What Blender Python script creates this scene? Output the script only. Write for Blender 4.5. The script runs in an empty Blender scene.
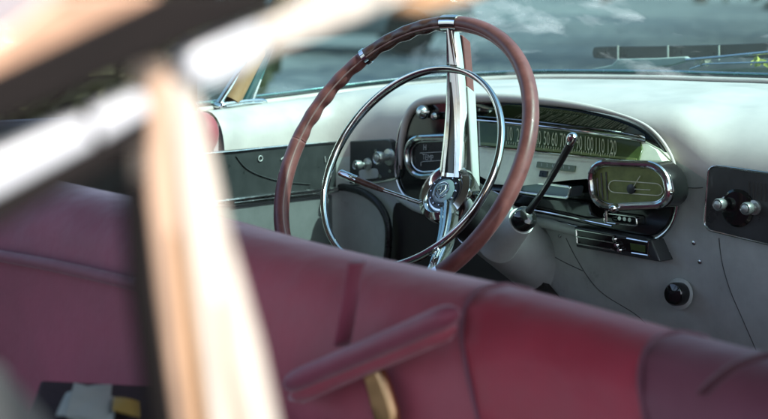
import bpy, math, random
from mathutils import Vector, Matrix
random.seed(7)
R = math.radians
S = bpy.context.scene
COL = S.collection

# ------------------------------------------------------------------ camera frame (car axes: X right, Y forward, Z up)
PSI, PHI, RHO, F = R(45), R(7.9), R(1.3), 1800.0
fwd = Vector((-math.sin(PSI)*math.cos(PHI), math.cos(PSI)*math.cos(PHI), -math.sin(PHI)))
r0 = Vector((math.cos(PSI), math.sin(PSI), 0)); u0 = r0.cross(fwd)
right = r0*math.cos(RHO) + u0*math.sin(RHO); up = u0*math.cos(RHO) - r0*math.sin(RHO)
WC = Vector((-.38, 0, .95))                               # centre of the steering wheel rim
AX = Vector((0, math.cos(R(30)), -math.sin(R(30))))       # steering column axis, away from the driver
C = WC - (right*.023 + up*.070 + fwd*2.496)
def ray(px, py): return right*((px-384)/F) - up*((py-209.5)/F) + fwd
def atY(px, py, Y): d = ray(px, py); return C + d*((Y-C.y)/d.y)
def atX(px, py, X): d = ray(px, py); return C + d*((X-C.x)/d.x)
def atZ(px, py, Z): d = ray(px, py); return C + d*((Z-C.z)/d.z)
def atD(px, py, D): return C + ray(px, py)*D
def atP(px, py, p, n):
    d = ray(px, py); return C + d*((p-C).dot(n)/d.dot(n))

# ------------------------------------------------------------------ materials
MATS = {}
def mat(name, base, rough=.5, metal=0, spec=.5, coat=0, noise=None, bump=None, var=0, varscale=30, rvar=0, sheen=0, stretch=None, bumpd=.003):
    m = bpy.data.materials.new(name); m.use_nodes = True
    nt = m.node_tree; b = nt.nodes['Principled BSDF']
    b.inputs['Base Color'].default_value = (*base, 1); b.inputs['Roughness'].default_value = rough
    b.inputs['Metallic'].default_value = metal; b.inputs['Specular IOR Level'].default_value = spec
    b.inputs['Coat Weight'].default_value = coat; b.inputs['Sheen Weight'].default_value = sheen; b.inputs['Sheen Roughness'].default_value = .5; b.inputs['Sheen Tint'].default_value = (1, .82, .86, 1); b.inputs['Coat Roughness'].default_value = .05
    tc = nt.nodes.new('ShaderNodeTexCoord')
    if var or rvar:
        n = nt.nodes.new('ShaderNodeTexNoise'); n.inputs['Scale'].default_value = varscale; n.inputs['Detail'].default_value = 6
        n.inputs['Roughness'].default_value = .65
        if stretch:
            mpn = nt.nodes.new('ShaderNodeMapping'); mpn.inputs['Scale'].default_value = stretch
            nt.links.new(tc.outputs['Object'], mpn.inputs['Vector']); nt.links.new(mpn.outputs[0], n.inputs['Vector'])
        else: nt.links.new(tc.outputs['Object'], n.inputs['Vector'])
        if var:
            r = nt.nodes.new('ShaderNodeMapRange'); r.inputs['From Min'].default_value = .3; r.inputs['From Max'].default_value = .7
            r.inputs['To Min'].default_value = 1-var; r.inputs['To Max'].default_value = 1+var
            nt.links.new(n.outputs['Fac'], r.inputs['Value'])
            mx = nt.nodes.new('ShaderNodeVectorMath'); mx.operation = 'SCALE'; mx.inputs[0].default_value = base
            nt.links.new(r.outputs['Result'], mx.inputs['Scale']); nt.links.new(mx.outputs['Vector'], b.inputs['Base Color'])
        if rvar:
            r2 = nt.nodes.new('ShaderNodeMapRange'); r2.inputs['From Min'].default_value = .3; r2.inputs['From Max'].default_value = .7
            r2.inputs['To Min'].default_value = max(.02, rough-rvar); r2.inputs['To Max'].default_value = rough+rvar
            nt.links.new(n.outputs['Fac'], r2.inputs['Value']); nt.links.new(r2.outputs['Result'], b.inputs['Roughness'])
    if bump:
        sc, st = bump
        n2 = nt.nodes.new('ShaderNodeTexNoise'); n2.inputs['Scale'].default_value = sc; n2.inputs['Detail'].default_value = 5
        nt.links.new(tc.outputs['Object'], n2.inputs['Vector'])
        bp = nt.nodes.new('ShaderNodeBump'); bp.inputs['Strength'].default_value = st; bp.inputs['Distance'].default_value = bumpd
        nt.links.new(n2.outputs['Fac'], bp.inputs['Height']); nt.links.new(bp.outputs['Normal'], b.inputs['Normal'])
    MATS[name] = m
    return m
pad_m = mat('pale_vinyl', (.64, .565, .53), .42, var=.11, varscale=7, rvar=.12, bump=(38, .16))
lower_m = mat('grey_paint', (.55, .59, .56), .34, var=.18, varscale=11, rvar=.1, bump=(14, .05))
chrome = mat('chrome', (.74, .76, .75), .11, 1, rvar=.09, varscale=60)
dullchrome = mat('worn_chrome', (.55, .57, .56), .22, 1, rvar=.1, var=.15, varscale=70)
black = mat('black_gloss', (.012, .013, .013), .10, rvar=.06, varscale=50, coat=.3)
blacksat = mat('black_satin', (.022, .023, .024), .34, rvar=.12, var=.25, varscale=35)
mirrorblack = mat('dark_polished_metal', (.30, .31, .30), .05, 1)
charcoal = mat('charcoal_panel', (.045, .049, .050), .36, rvar=.12, var=.2, varscale=25, coat=.15)
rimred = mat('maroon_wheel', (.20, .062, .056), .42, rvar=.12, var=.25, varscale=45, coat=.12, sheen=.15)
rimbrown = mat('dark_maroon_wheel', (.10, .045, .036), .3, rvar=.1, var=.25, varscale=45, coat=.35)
cream_face = mat('cream_enamel', (.80, .82, .64), .28, var=.12, varscale=40)
green_face = mat('green_dial', (.075, .11, .03), .28, var=.25, varscale=30, coat=.2)
olive_face = mat('olive_dial', (.22, .26, .09), .3, var=.3, varscale=40, coat=.4)
numeral_m = mat('cream_numeral', (.68, .72, .45), .5, var=.08, varscale=200)
white_m = mat('white_mark', (.60, .62, .60), .5)
blue_m = mat('blue_window', (.24, .33, .36), .15, coat=.5)
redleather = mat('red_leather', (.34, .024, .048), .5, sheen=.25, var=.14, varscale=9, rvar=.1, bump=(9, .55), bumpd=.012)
mauve = mat('mauve_reflection_leather', (.16, .040, .066), .6, sheen=.3, var=.12, varscale=12, rvar=.1, bump=(9, .55), bumpd=.012)
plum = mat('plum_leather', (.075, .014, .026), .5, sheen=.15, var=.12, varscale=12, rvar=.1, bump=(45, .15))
rose = mat('rose_reflection_leather', (.36, .055, .085), .58, sheen=.45, var=.2, varscale=5, rvar=.1, bump=(9, .55), bumpd=.012)  # rose, purple and mauve tints stand for the side glass reflection
purple = mat('purple_reflection_leather', (.22, .035, .070), .58, sheen=.4, var=.25, varscale=4, rvar=.1, bump=(9, .55), bumpd=.012)
cream_p = mat('cream_highlight', (.46, .41, .35), .35, coat=.3, var=.38, varscale=30, stretch=(1, 3.5, .35))  # streaky highlights of the chrome pillar put into the colour
gutter_m = mat('lilac_grey_paint', (.28, .25, .26), .4)
knob_m = mat('satin_knob', (.42, .44, .43), .34, .75, rvar=.1, var=.2, varscale=90)
rim_line_m = mat('pale_rose_line', (.36, .22, .20), .35)
gap_m = mat('panel_gap', (.07, .075, .075), .6)
seam_m = mat('dark_seam', (.03, .03, .032), .6)
rubber = mat('black_rubber', (.006, .004, .0035), .7, spec=.15, var=.2)
whitepaint = mat('white_paint', (.50, .51, .53), .3, coat=.3)
peach = mat('peach_reflection', (.40, .235, .15), .35, var=.3, varscale=30, coat=.3)  # reflections in the near chrome frame painted as peach and tan tones
palepeach = mat('pale_peach_reflection', (.38, .25, .17), .35, var=.35, varscale=30, coat=.3, stretch=(1, 3.5, .35))
tan_trim_refl = mat('tan_trim_reflection', (.42, .24, .12), .4, var=.2, varscale=14)
gold = mat('gold_sparkle', (.62, .36, .18), .35, 1, rvar=.1)
teal_paint = mat('teal_paint', (.03, .085, .09), .10, var=.2, varscale=5, coat=.6)
headliner = mat('headliner', (.20, .18, .15), .9, var=.1)
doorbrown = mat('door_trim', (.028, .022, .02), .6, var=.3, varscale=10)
paper = mat('paper', (.42, .46, .41), .7, var=.08, varscale=30)
yellowcard = mat('yellow_card', (.42, .27, .03), .6)
carpet = mat('carpet', (.03, .012, .014), .95, var=.3, varscale=80)
asphalt = mat('concrete', (.15, .165, .163), .85, var=.4, varscale=.35, bump=(40, .3))
leaf = mat('leaf', (.04, .048, .016), .6, var=.4, varscale=3)
bark = mat('bark', (.09, .065, .045), .9, var=.3, varscale=12)
debris_m = mat('dry_leaf', (.42, .42, .34), .8, var=.3, varscale=90)
yleaf = mat('yellow_leaf', (.50, .50, .08), .7)

def glass_mat(name, tint, refl=.08, cloud_glare=0., dscale=4.):
    m = bpy.data.materials.new(name); m.use_nodes = True; nt = m.node_tree; nt.nodes.clear()
    out = nt.nodes.new('ShaderNodeOutputMaterial'); tr = nt.nodes.new('ShaderNodeBsdfTransparent')
    tr.inputs['Color'].default_value = (*tint, 1)
    gl = nt.nodes.new('ShaderNodeBsdfGlossy'); gl.inputs['Roughness'].default_value = .01
    fr = nt.nodes.new('ShaderNodeFresnel'); ge = nt.nodes.new('ShaderNodeNewGeometry')
    ir = nt.nodes.new('ShaderNodeMapRange'); ir.inputs['To Min'].default_value = 1.42; ir.inputs['To Max'].default_value = 1/1.42
    nt.links.new(ge.outputs['Backfacing'], ir.inputs['Value']); nt.links.new(ir.outputs[0], fr.inputs['IOR'])
    mx = nt.nodes.new('ShaderNodeMixShader'); nt.links.new(fr.outputs['Fac'], mx.inputs['Fac'])
    nt.links.new(tr.outputs[0], mx.inputs[1]); nt.links.new(gl.outputs[0], mx.inputs[2])
    last = mx
    if cloud_glare:  # pale noise patches painted in for cloud reflections on the glass
        df = nt.nodes.new('ShaderNodeBsdfTranslucent'); df.inputs['Color'].default_value = (.75, .85, .85, 1)
        d2 = nt.nodes.new('ShaderNodeBsdfDiffuse'); d2.inputs['Color'].default_value = (.75, .85, .85, 1)
        md = nt.nodes.new('ShaderNodeMixShader'); md.inputs['Fac'].default_value = .5
        nt.links.new(df.outputs[0], md.inputs[1]); nt.links.new(d2.outputs[0], md.inputs[2])
        tc = nt.nodes.new('ShaderNodeTexCoord'); mp = nt.nodes.new('ShaderNodeMapping'); mp.inputs['Scale'].default_value = (1, 1, 2.6)
        nz = nt.nodes.new('ShaderNodeTexNoise'); nz.inputs['Scale'].default_value = dscale; nz.inputs['Detail'].default_value = 7
        nz.inputs['Roughness'].default_value = .6; nz.inputs['Distortion'].default_value = .4
        nt.links.new(tc.outputs['Object'], mp.inputs['Vector']); nt.links.new(mp.outputs[0], nz.inputs['Vector'])
        mr = nt.nodes.new('ShaderNodeMapRange'); mr.inputs['From Min'].default_value = .52; mr.inputs['From Max'].default_value = .72
        mr.inputs['To Min'].default_value = .004; mr.inputs['To Max'].default_value = cloud_glare
        nt.links.new(nz.outputs['Fac'], mr.inputs['Value'])
        m2 = nt.nodes.new('ShaderNodeMixShader'); nt.links.new(mr.outputs[0], m2.inputs['Fac'])
        nt.links.new(mx.outputs[0], m2.inputs[1]); nt.links.new(md.outputs[0], m2.inputs[2]); last = m2
    nt.links.new(last.outputs[0], out.inputs['Surface'])
    return m
windshield_m = glass_mat('tinted_windshield', (.42, .66, .645), cloud_glare=.5, dscale=4.2)

# ------------------------------------------------------------------ mesh helpers
class MB:
    def __init__(s): s.v = []; s.f = []
    def add(s, v, f):
        o = len(s.v); s.v += [Vector(p) for p in v]; s.f += [tuple(i+o for i in q) for q in f]; return s
    def build(s, name, m, parent=None, smooth=True, bevel=0, seg=2, angle=35, sub=0):
        org = Vector((0, 0, 0))
        chain = []
        p = parent
        while p is not None: chain.append(p); p = p.parent
        for q in chain: org += q.location
        if parent is None:
            c = sum(s.v, Vector())/max(1, len(s.v)); org = c
        me = bpy.data.meshes.new(name); me.from_pydata([tuple(v-org) for v in s.v], [], s.f); me.update()
        import bmesh
        bm = bmesh.new(); bm.from_mesh(me); bmesh.ops.recalc_face_normals(bm, faces=bm.faces); bm.to_mesh(me); bm.free()
        if m: me.materials.append(m)
        o = bpy.data.objects.new(name, me); COL.objects.link(o)
        if parent: o.parent = parent
        else: o.location = org
        if smooth:
            for pl in me.polygons: pl.use_smooth = True
            try: me.set_sharp_from_angle(angle=R(angle))
            except Exception: pass
        if bevel:
            b = o.modifiers.new('bevel', 'BEVEL'); b.width = bevel; b.segments = seg; b.limit_method = 'ANGLE'; b.angle_limit = R(40); b.harden_normals = False
        if sub:
            b = o.modifiers.new('sub', 'SUBSURF'); b.levels = sub; b.render_levels = sub
        return o
def crom(P, n=8, closed=False):
    P = [Vector(p) for p in P]; out = []
    N = len(P); rng = range(N if closed else N-1)
    for i in rng:
        if closed: a, b, c, d = P[i-1], P[i], P[(i+1) % N], P[(i+2) % N]
        else: a, b, c, d = P[max(i-1, 0)], P[i], P[i+1], P[min(i+2, N-1)]
        for k in range(n):
            t = k/n
            out.append(.5*((2*b)+(c-a)*t+(2*a-5*b+4*c-d)*t*t+(3*b-a-3*c+d)*t**3))
    if not closed: out.append(P[-1])
    return out
def tube(P, r, n=10, closed=False, flat=None, ref=None):
    """sweep of radius r (number or list) along P; flat=(a,b): elliptical section scaled along ref / across it"""
    P = [Vector(p) for p in P]; N = len(P); V = []; Fc = []
    prev = ref
    for i, p in enumerate(P):
        if closed: t = P[(i+1) % N]-P[i-1]
        else: t = P[min(i+1, N-1)]-P[max(i-1, 0)]
        t.normalize()
        a = Vector(prev) if prev is not None else (Vector((0, 0, 1)) if abs(t.z) < .9 else Vector((1, 0, 0)))
        a = a - t*a.dot(t); a.normalize(); b = t.cross(a)
        if ref is None: prev = a
        rr = r[i] if isinstance(r, (list, tuple)) else r
        fa, fb = flat if flat else (1, 1)
        for k in range(n):
            th = 2*math.pi*k/n
            V.append(p + a*(math.cos(th)*rr*fa) + b*(math.sin(th)*rr*fb))
    for i in range(N if closed else N-1):
        for k in range(n):
            j = (i+1) % N
            Fc.append((i*n+k, i*n+(k+1) % n, j*n+(k+1) % n, j*n+k))
    if not closed:
        Fc.append(tuple(range(n))[::-1]); Fc.append(tuple((N-1)*n+k for k in range(n)))
    return V, Fc
def plate(P, d):
    """closed outline P extruded by vector d"""
    P = [Vector(p) for p in P]; n = len(P); d = Vector(d)
    V = P + [p+d for p in P]
    Fc = [tuple(range(n)), tuple(range(n, 2*n))[::-1]] + [(i, (i+1) % n, n+(i+1) % n, n+i) for i in range(n)]
    return V, Fc
def lathe(c, ax, prof, n=24):
    c = Vector(c); ax = Vector(ax).normalized(); a = ax.orthogonal().normalized(); b = ax.cross(a)
    V = []; Fc = []
    for r, h in prof:
        for k in range(n):
            th = 2*math.pi*k/n; V.append(c+ax*h+(a*math.cos(th)+b*math.sin(th))*max(r, 1e-5))
    for i in range(len(prof)-1):
        for k in range(n): Fc.append((i*n+k, i*n+(k+1) % n, (i+1)*n+(k+1) % n, (i+1)*n+k))
    Fc.append(tuple(range(n))[::-1]); Fc.append(tuple((len(prof)-1)*n+k for k in range(n)))
    return V, Fc
def box(c, sx, sy, sz):
    x, y, z = c; P = [(x-sx/2, y-sy/2, z-sz/2), (x+sx/2, y-sy/2, z-sz/2), (x+sx/2, y+sy/2, z-sz/2), (x-sx/2, y+sy/2, z-sz/2)]
    return plate(P, (0, 0, sz))
def grid(rows):
    n = len(rows[0]); V = [p for r in rows for p in r]
    Fc = [(i*n+k, i*n+k+1, (i+1)*n+k+1, (i+1)*n+k) for i in range(len(rows)-1) for k in range(n-1)]
    return V, Fc
def rrect(x0, y0, x1, y1, r, n=6):
    out = []
    for cx, cy, a in ((x1-r, y0+r, -90), (x1-r, y1-r, 0), (x0+r, y1-r, 90), (x0+r, y0+r, 180)):
        for k in range(n+1):
            t = R(a+90*k/n); out.append((cx+r*math.cos(t), cy+r*math.sin(t)))
    return out
def quad_rr(q, r=.25, n=6, asp=2.):
    """rounded rectangle mapped bilinearly on the pixel quad q (tl, tr, br, bl)"""
    out = []
    for x, y in rrect(0, 0, asp, 1, r, n):
        u, v = x/asp, y
        tx = q[0][0]*(1-u)*(1-v)+q[1][0]*u*(1-v)+q[2][0]*u*v+q[3][0]*(1-u)*v
        ty = q[0][1]*(1-u)*(1-v)+q[1][1]*u*(1-v)+q[2][1]*u*v+q[3][1]*(1-u)*v
        out.append((tx, ty))
    return out
def text_geo(s, origin, xd, yd, h, xs=1., ex=.0004):
    cu = bpy.data.curves.new('t', 'FONT'); cu.body = s; cu.size = 1; cu.align_x = 'CENTER'; cu.align_y = 'CENTER'; cu.extrude = 0; cu.resolution_u = 3
    o = bpy.data.objects.new('t', cu); COL.objects.link(o)
    dg = bpy.context.evaluated_depsgraph_get(); me = bpy.data.meshes.new_from_object(o.evaluated_get(dg))
    xd = Vector(xd).normalized(); yd = Vector(yd).normalized(); nd = xd.cross(yd)
    V = [Vector(origin)+xd*(v.co.x*h*xs)+yd*(v.co.y*h)+nd*ex for v in me.vertices]; Fc = [tuple(p.vertices) for p in me.polygons]
    bpy.data.objects.remove(o); bpy.data.curves.remove(cu); bpy.data.meshes.remove(me)
    return V, Fc
def thing(name, label, cat, loc=(0, 0, 0), group=None):
    o = bpy.data.objects.new(name, None); COL.objects.link(o); o.location = loc; o.empty_display_size = .05
    o['label'] = label; o['category'] = cat
    if group: o['group'] = group
    return o
def tag(o, label=None, cat=None, group=None, kind=None):
    if label: o['label'] = label
    if cat: o['category'] = cat
    if group: o['group'] = group
    if kind: o['kind'] = kind
    return o

# ================================================================== DASHBOARD
dash = thing('dashboard', 'pale padded car dashboard with chrome speedometer cluster below the windshield', 'dashboard', (-.3, .45, .5))
# stations: front edge (x, y), cowl edge (x, y, z)
ST = [((.80, .28), (.80, .56, 1.035)), ((.45, .28), (.42, .63, 1.044)), ((.20, .28), (.10, .645, 1.045)), ((.05, .28), (-.08, .643, 1.0445)), ((-.06, .28), (-.20, .64, 1.044)),
      ((-.14, .28), (-.29, .637, 1.041)), ((-.24, .28), (-.38, .633, 1.038)), ((-.34, .28), (-.47, .628, 1.034)), ((-.44, .28), (-.56, .618, 1.0295)),
      ((-.53, .28), (-.64, .597, 1.025)), ((-.61, .28), (-.71, .555, 1.019)), ((-.68, .28), (-.765, .48, 1.012)), ((-.735, .276), (-.80, .42, 1.006)),
      ((-.775, .258), (-.83, .36, .999)), ((-.792, .22), (-.853, .29, .991)), ((-.797, .15), (-.865, .20, .984)), ((-.80, .08), (-.872, .11, .978)), ((-.80, .035), (-.875, .045, .974))]
fr = crom([Vector((a[0], a[1], 0)) for a, b in ST], 5); mo = crom([Vector(b) for a, b in ST], 5)
PROF = [(0, 0), (.12, .004), (.3, .006), (.5, .005), (.66, .001), (.78, -.004), (.87, -.011), (.935, -.020), (.975, -.031), (.995, -.044), (1.0, -.06), (1.0, -.085)]
LOW = [(1.0, .885), (1.0, .86), (.995, .83), (.985, .79), (.97, .74), (.94, .68), (.88, .60), (.78, .5), (.6, .4)]
SOFT = [(0, 0), (.12, .004), (.3, .005), (.48, .001), (.62, -.007), (.73, -.017), (.82, -.029), (.89, -.043), (.94, -.058), (.975, -.076), (.995, -.096), (1.0, -.118)]
rows = []; rows2 = []
for a, m_ in zip(fr, mo):
    k = max(0, min(1, (a.x+.135)/.10)); k = k*k*(3-2*k); kl = max(0, min(1, (-.70-a.x)/.06))*.45; k = max(k, kl)
    rows.append([Vector((m_.x+(a.x-m_.x)*(t+(t2-t)*k), m_.y+(a.y-m_.y)*(t+(t2-t)*k), m_.z+dz+(d2-dz)*k)) for (t, dz), (t2, d2) in zip(PROF, SOFT)])
    last = rows[-1][-1]
    rows2.append([last.copy()] + [Vector((m_.x+(a.x-m_.x)*t, m_.y+(a.y-m_.y)*t, min(z, last.z-.01*(i+1)))) for i, (t, z) in enumerate(LOW)])
pad = MB().add(*grid(rows)).build('dash_pad', pad_m, dash, angle=180)
low = MB().add(*grid(rows2)).build('lower_panel', lower_m, dash, angle=180)

# cluster hood lip: rolled eyebrow over the instruments
YB = .272
top_arc = [(397, 172), (398, 146), (403, 122), (413, 108), (430, 102), (460, 100.5), (500, 101), (540, 104), (580, 109.5), (615, 117.5), (640, 127.5), (656, 141), (667, 158), (673, 176)]
lip = crom([atY(x, y, .262) for x, y in top_arc], 5)
MB().add(*tube([p+Vector((0, .008, .004)) for p in lip], [.0025+.0055*max(0, math.sin(math.pi*min(1, 1.45*i/(len(lip)-1))))**.7 for i in range(len(lip))], 12)).build('cluster_hood', pad_m, dash, angle=180)
# cluster housing (black, rounded outline)
hous = [(397, 172), (398, 146), (403, 122), (413, 108), (430, 102), (460, 100.5), (500, 101), (540, 104), (580, 109.5), (615, 117.5), (640, 127.5), (656, 141), (667, 158), (673, 176),
        (674, 200), (670, 219), (661, 231), (648, 236), (620, 232), (585, 224), (545, 215), (505, 208), (465, 204), (435, 204), (412, 199), (401, 188)]
cl = MB().add(*plate(crom([atY(x, y, YB) for x, y in hous], 4, True), (0, .03, 0))).build('instrument_cluster', black, dash, bevel=.002)
# chrome rim running around the left lobe and along the bottom of the housing
rimpath = [(412, 107), (402, 124), (397, 148), (396, 172), (401, 190), (413, 202), (436, 208), (465, 209), (505, 213), (545, 220), (585, 229), (620, 237), (648, 241), (664, 234), (674, 220), (678, 200), (677, 178)]
MB().add(*tube(crom([atY(x, y, .270) for x, y in rimpath], 5), .0028, 8)).build('cluster_trim', dullchrome, cl)
# upper glossy strip under the hood (mirrors the numerals)
t_top = [(476, 104), (500, 104), (540, 107), (580, 112.5), (612, 120), (634, 128), (645, 135)]
t_bot = [(476, 119), (500, 121), (540, 125), (580, 130), (612, 134.5), (634, 138), (645, 140.5)]
A = crom([atY(x, y, .239) for x, y in t_top], 4); B = crom([atY(x, y, .266) for x, y in t_bot], 4)
MB().add(*grid([A, B])).build('hood_underside', mirrorblack, cl)
MB().add(*tube(crom([atY(x, y+1, .262) for x, y in t_bot], 4), .0016, 8)).build('chrome_strip', chrome, cl)
# cream face plate tilted towards the driver
def tilt(px, py, ytop=.266, ybot=.226):
    base = 119+(px-476)*.135
    k = max(0, min(1.25, (py-base)/44)); return atY(px, py, ytop+(ybot-ytop)*k)
face = [(478, 120), (510, 123.5), (560, 129), (600, 134), (643, 141), (656, 150), (663, 163), (650, 178), (600, 178), (570, 180), (520, 186), (494, 184), (480, 176)]
f0 = [tilt(*p) for p in face]
cream = MB().add(*plate(f0, (0, .03, 0))).build('dial_face', cream_face, cl)
# speedometer lens (green)
sp = [(480, 121.5), (510, 125.5), (560, 131), (600, 136), (641, 142.5), (643, 150), (639, 162), (600, 159), (560, 154.5), (520, 150.5), (481, 147)]
sp0 = [tilt(*p)+Vector((0, -.002, .001)) for p in sp]
speedo = MB().add(*plate(sp0, (0, .006, 0))).build('speedometer', green_face, cl, bevel=.0008)
mb = MB()
nums = [(10, 511, 135.5), (20, 521, 137), (30, 530.5, 138), (40, 539.5, 139.2), (50, 548, 140.2), (60, 556, 141.2), (70, 564.5, 142.3), (80, 572.5, 143.3), (90, 580.5, 144.5), (100, 590, 145.6), (110, 601, 147.2), (120, 613, 149)]
for n, x, y in nums:
    o = tilt(x, y)+Vector((0, -.0032, .0016)); xd = tilt(x+4, y+.55)-tilt(x-4, y-.55); yd = tilt(x, y-5)-tilt(x, y+5)
    mb.add(*text_geo(str(n), o, xd, yd, .037, .33))
mb.build('numerals', numeral_m, speedo, smooth=False)
mb = MB()
for k in range(47):
    t = k/46; x = 508+108*t; y = 142.2+13.2*t; L_ = 2.2 if k % 4 else 3.6
    mb.add(*tube([tilt(x, y)+Vector((0, -.0034, .0017)), tilt(x-.3, y+L_)+Vector((0, -.0034, .0017))], .00045, 5))
mb.build('dial_ticks', numeral_m, speedo)
# pointer line under the numerals, band of lighter green
band = [(482, 143), (520, 146.5), (560, 150.5), (600, 155), (638, 159.5), (638, 161.5), (600, 157.3), (560, 153), (520, 149), (482, 145.7)]
MB().add(*plate([tilt(*p)+Vector((0, -.0034, .0016)) for p in band], (0, .001, 0))).build('dial_band', olive_face, speedo)
MB().add(*tube([tilt(x, y)+Vector((0, -.004, .002)) for x, y in ((481, 147.5), (520, 151), (560, 155), (600, 159.5), (640, 163))], .0010, 6)).build('lens_trim', chrome, speedo)
# odometer window
od = [(538, 162), (576, 166.5), (575, 172.5), (537, 168)]
MB().add(*plate([tilt(*p)+Vector((0, -.0025, .001)) for p in od], (0, .004, 0))).build('odometer', mat('odometer_grey', (.16, .19, .13), .4), cl, bevel=.0006)
mb = MB()
for i in range(6):
    x = 543+i*5.5; y = 165.5+i*.66
    mb.add(*text_geo(random.choice('0123456789'), tilt(x, y)+Vector((0, -.0031, .0013)), tilt(x+3, y+.4)-tilt(x-3, y-.4), tilt(x, y-3)-tilt(x, y+3), .0075, .6))
mb.build('odometer_digits', white_m, cl, smooth=False)
# warning light window below the odometer
tb = [(541, 171), (548, 172), (547, 178), (540, 177)]
MB().add(*plate([tilt(*p)+Vector((0, -.0025, .001)) for p in tb], (0, .004, 0))).build('warning_lamp', blacksat, cl)
# trip window with blue glass
q = [(523, 181), (571, 187), (568, 198), (519, 192)]
o = quad_rr(q, .2, 4, 3.5)
MB().add(*tube([atY(x, y, .222) for x, y in o], .0020, 8, True)).build('window_frame', dullchrome, cl)
MB().add(*plate([atY(x, y, .224) for x, y in o], (0, .03, 0))).build('blue_window', blue_m, cl)
# lower polished bar
lb = [(478, 186), (500, 188), (520, 192), (545, 197), (570, 199), (590, 203), (592, 213), (600, 219), (586, 219), (545, 210), (505, 203), (478, 200)]
MB().add(*plate([atY(x, y, .248) for x, y in lb], (0, .03, 0))).build('polished_bar', black, cl, bevel=.004, seg=3)
MB().add(*tube(crom([atY(x, y, .244) for x, y in ((490, 204.5), (520, 208), (550, 213), (590, 221.5), (612, 226))], 4), .0014, 8)).build('chrome_strip', chrome, cl)
# temperature gauge, chrome oval on the left
q = [(405, 138), (462, 136), (466, 173), (409, 178)]
o = quad_rr(q, .42, 8, 1.5)
tg = MB().add(*tube([atY(x, y, .258) for x, y in o], .0046, 10, True)).build('temperature_gauge', chrome, cl)
o2 = quad_rr([(410, 142), (458, 140), (462, 169), (413, 173)], .40, 8, 1.5)
MB().add(*tube([atY(x, y, .262) for x, y in o2], .0018, 8, True)).build('inner_ring', dullchrome, tg)
MB().add(*plate([atY(x, y, .264) for x, y in o], (0, .006, 0))).build('gauge_face', blacksat, tg)
mb = MB()
xd, yd = Vector((1, 0, 0)), Vector((0, 0, 1))
mb.add(*text_geo('TEMP', atY(428, 157.5, .2635), xd, yd, .0125, .8))
mb.add(*text_geo('H', atY(425, 147.5, .2635), xd, yd, .013, .8))
mb.build('gauge_lettering', white_m, tg, smooth=False)
mb = MB()
mb.add(*tube([atY(x, y, .2625) for x, y in ((421, 166), (421, 162.5), (423, 161.5), (450, 160))], .0006, 6)); mb.add(*tube([atY(x, y, .2625) for x, y in ((420, 153), (448, 151.5))], .0006, 6))
mb.build('gauge_scale', white_m, tg)
# added chrome lugs standing for reflections at the top of the left lobe
mb = MB(); mb.add(*lathe(atY(425, 112, .268), (0.2, -1, .1), [(.010, 0), (.012, .006), (.008, .014), (.003, .018)], 20)); mb.add(*lathe(atY(437, 116, .268), (0.1, -1, .0), [(.006, 0), (.006, .008), (.003, .012)], 16))
mb.build('glint_lug', dullchrome, cl)
# clock / right oval dial
q = [(592, 161), (664, 168), (670, 204), (595, 207)]
q = [(589, 162), (664, 165), (672, 205), (594, 208)]
o = quad_rr(q, .40, 8, 1.75)
ck = MB().add(*tube([atY(x, y, 0.2200) for x, y in o], .0050, 10, True)).build('clock', chrome, cl)
MB().add(*plate([atY(x, y, 0.2280) for x, y in quad_rr([(586, 159), (667, 162), (676, 209), (591, 212)], .42, 8, 1.7)], (0, .04, 0))).build('clock_housing', black, ck, bevel=.004)
MB().add(*plate([atY(x, y, 0.2255) for x, y in o], (0, .004, 0))).build('clock_face', olive_face, ck)
MB().add(*tube([atY(x, y, 0.2240) for x, y in quad_rr([(592, 165), (661, 168), (668, 202), (597, 205)], .40, 8, 1.75)], .0014, 8, True)).build('inner_ring', dullchrome, ck)
MB().add(*tube([atY(x, y, 0.2235) for x, y in quad_rr([(609, 180), (662, 184), (663, 196), (608, 192)], .48, 6, 4)], .0008, 6, True)).build('dial_loop', cream_face, ck)
MB().add(*lathe(atY(632, 189, 0.2250), (0, -1, 0), [(.007, 0), (.007, .003), (.003, .004)], 18)).build('clock_boss', blacksat, ck)
mb = MB()
for x0, y0, x1, y1 in ((601, 173, 603, 199), (606, 172, 607.5, 200), (597, 178, 598.5, 196)): mb.add(*tube([atY(x0, y0, .2245), atY(x1, y1, 0.2245)], .0010, 6))
mb.build('dial_ticks', blacksat, ck)
mb = MB(); mb.add(*tube([atY(632, 189, 0.2225), atY(640, 176, 0.2225)], .0007, 6)); mb.add(*tube([atY(632, 189, 0.2225), atY(650, 190, 0.2225)], .0007, 6))
mb.build('clock_hands', cream_face, ck)
MB().add(*lathe(atY(617, 207.5, 0.2200), (0, -1, -.1), [(.006, 0), (.007, .004), (.005, .012), (.002, .015)], 16)).build('setting_knob', chrome, ck)
# lighter socket below the clock
q = [(604, 213), (636, 217), (637, 226), (604, 222)]
lg = MB().add(*tube([atY(x, y, .262) for x, y in quad_rr(q, .2, 4, 3)], .0012, 6, True)).build('switch_plate', dullchrome, cl)
mb = MB(); mb.add(*tube([atY(606, 211, .258), atY(606.5, 223, .258)], .0020, 8)); mb.add(*tube([atY(606, 222.5, .258), atY(616, 224, .258)], .0018, 8))
for x in (622, 627, 632): mb.add(*lathe(atY(x, 218+(x-622)*.15, .268), (0, -1, 0), [(.0035, 0), (.003, .006)], 12))
mb.build('switch_tabs', dullchrome, lg)

# lower lip of the dash below the cluster
lipp = [(400, 196), (420, 208), (450, 214), (505, 216), (545, 223), (585, 233), (620, 241), (646, 246)]
MB().add(*tube(crom([atY(x, y, .272) for x, y in lipp], 5), [.0085*min(1, (35-i)/7+.1) for i in range(36)], 12)).build('lower_lip', lower_m, dash, angle=180)
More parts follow.
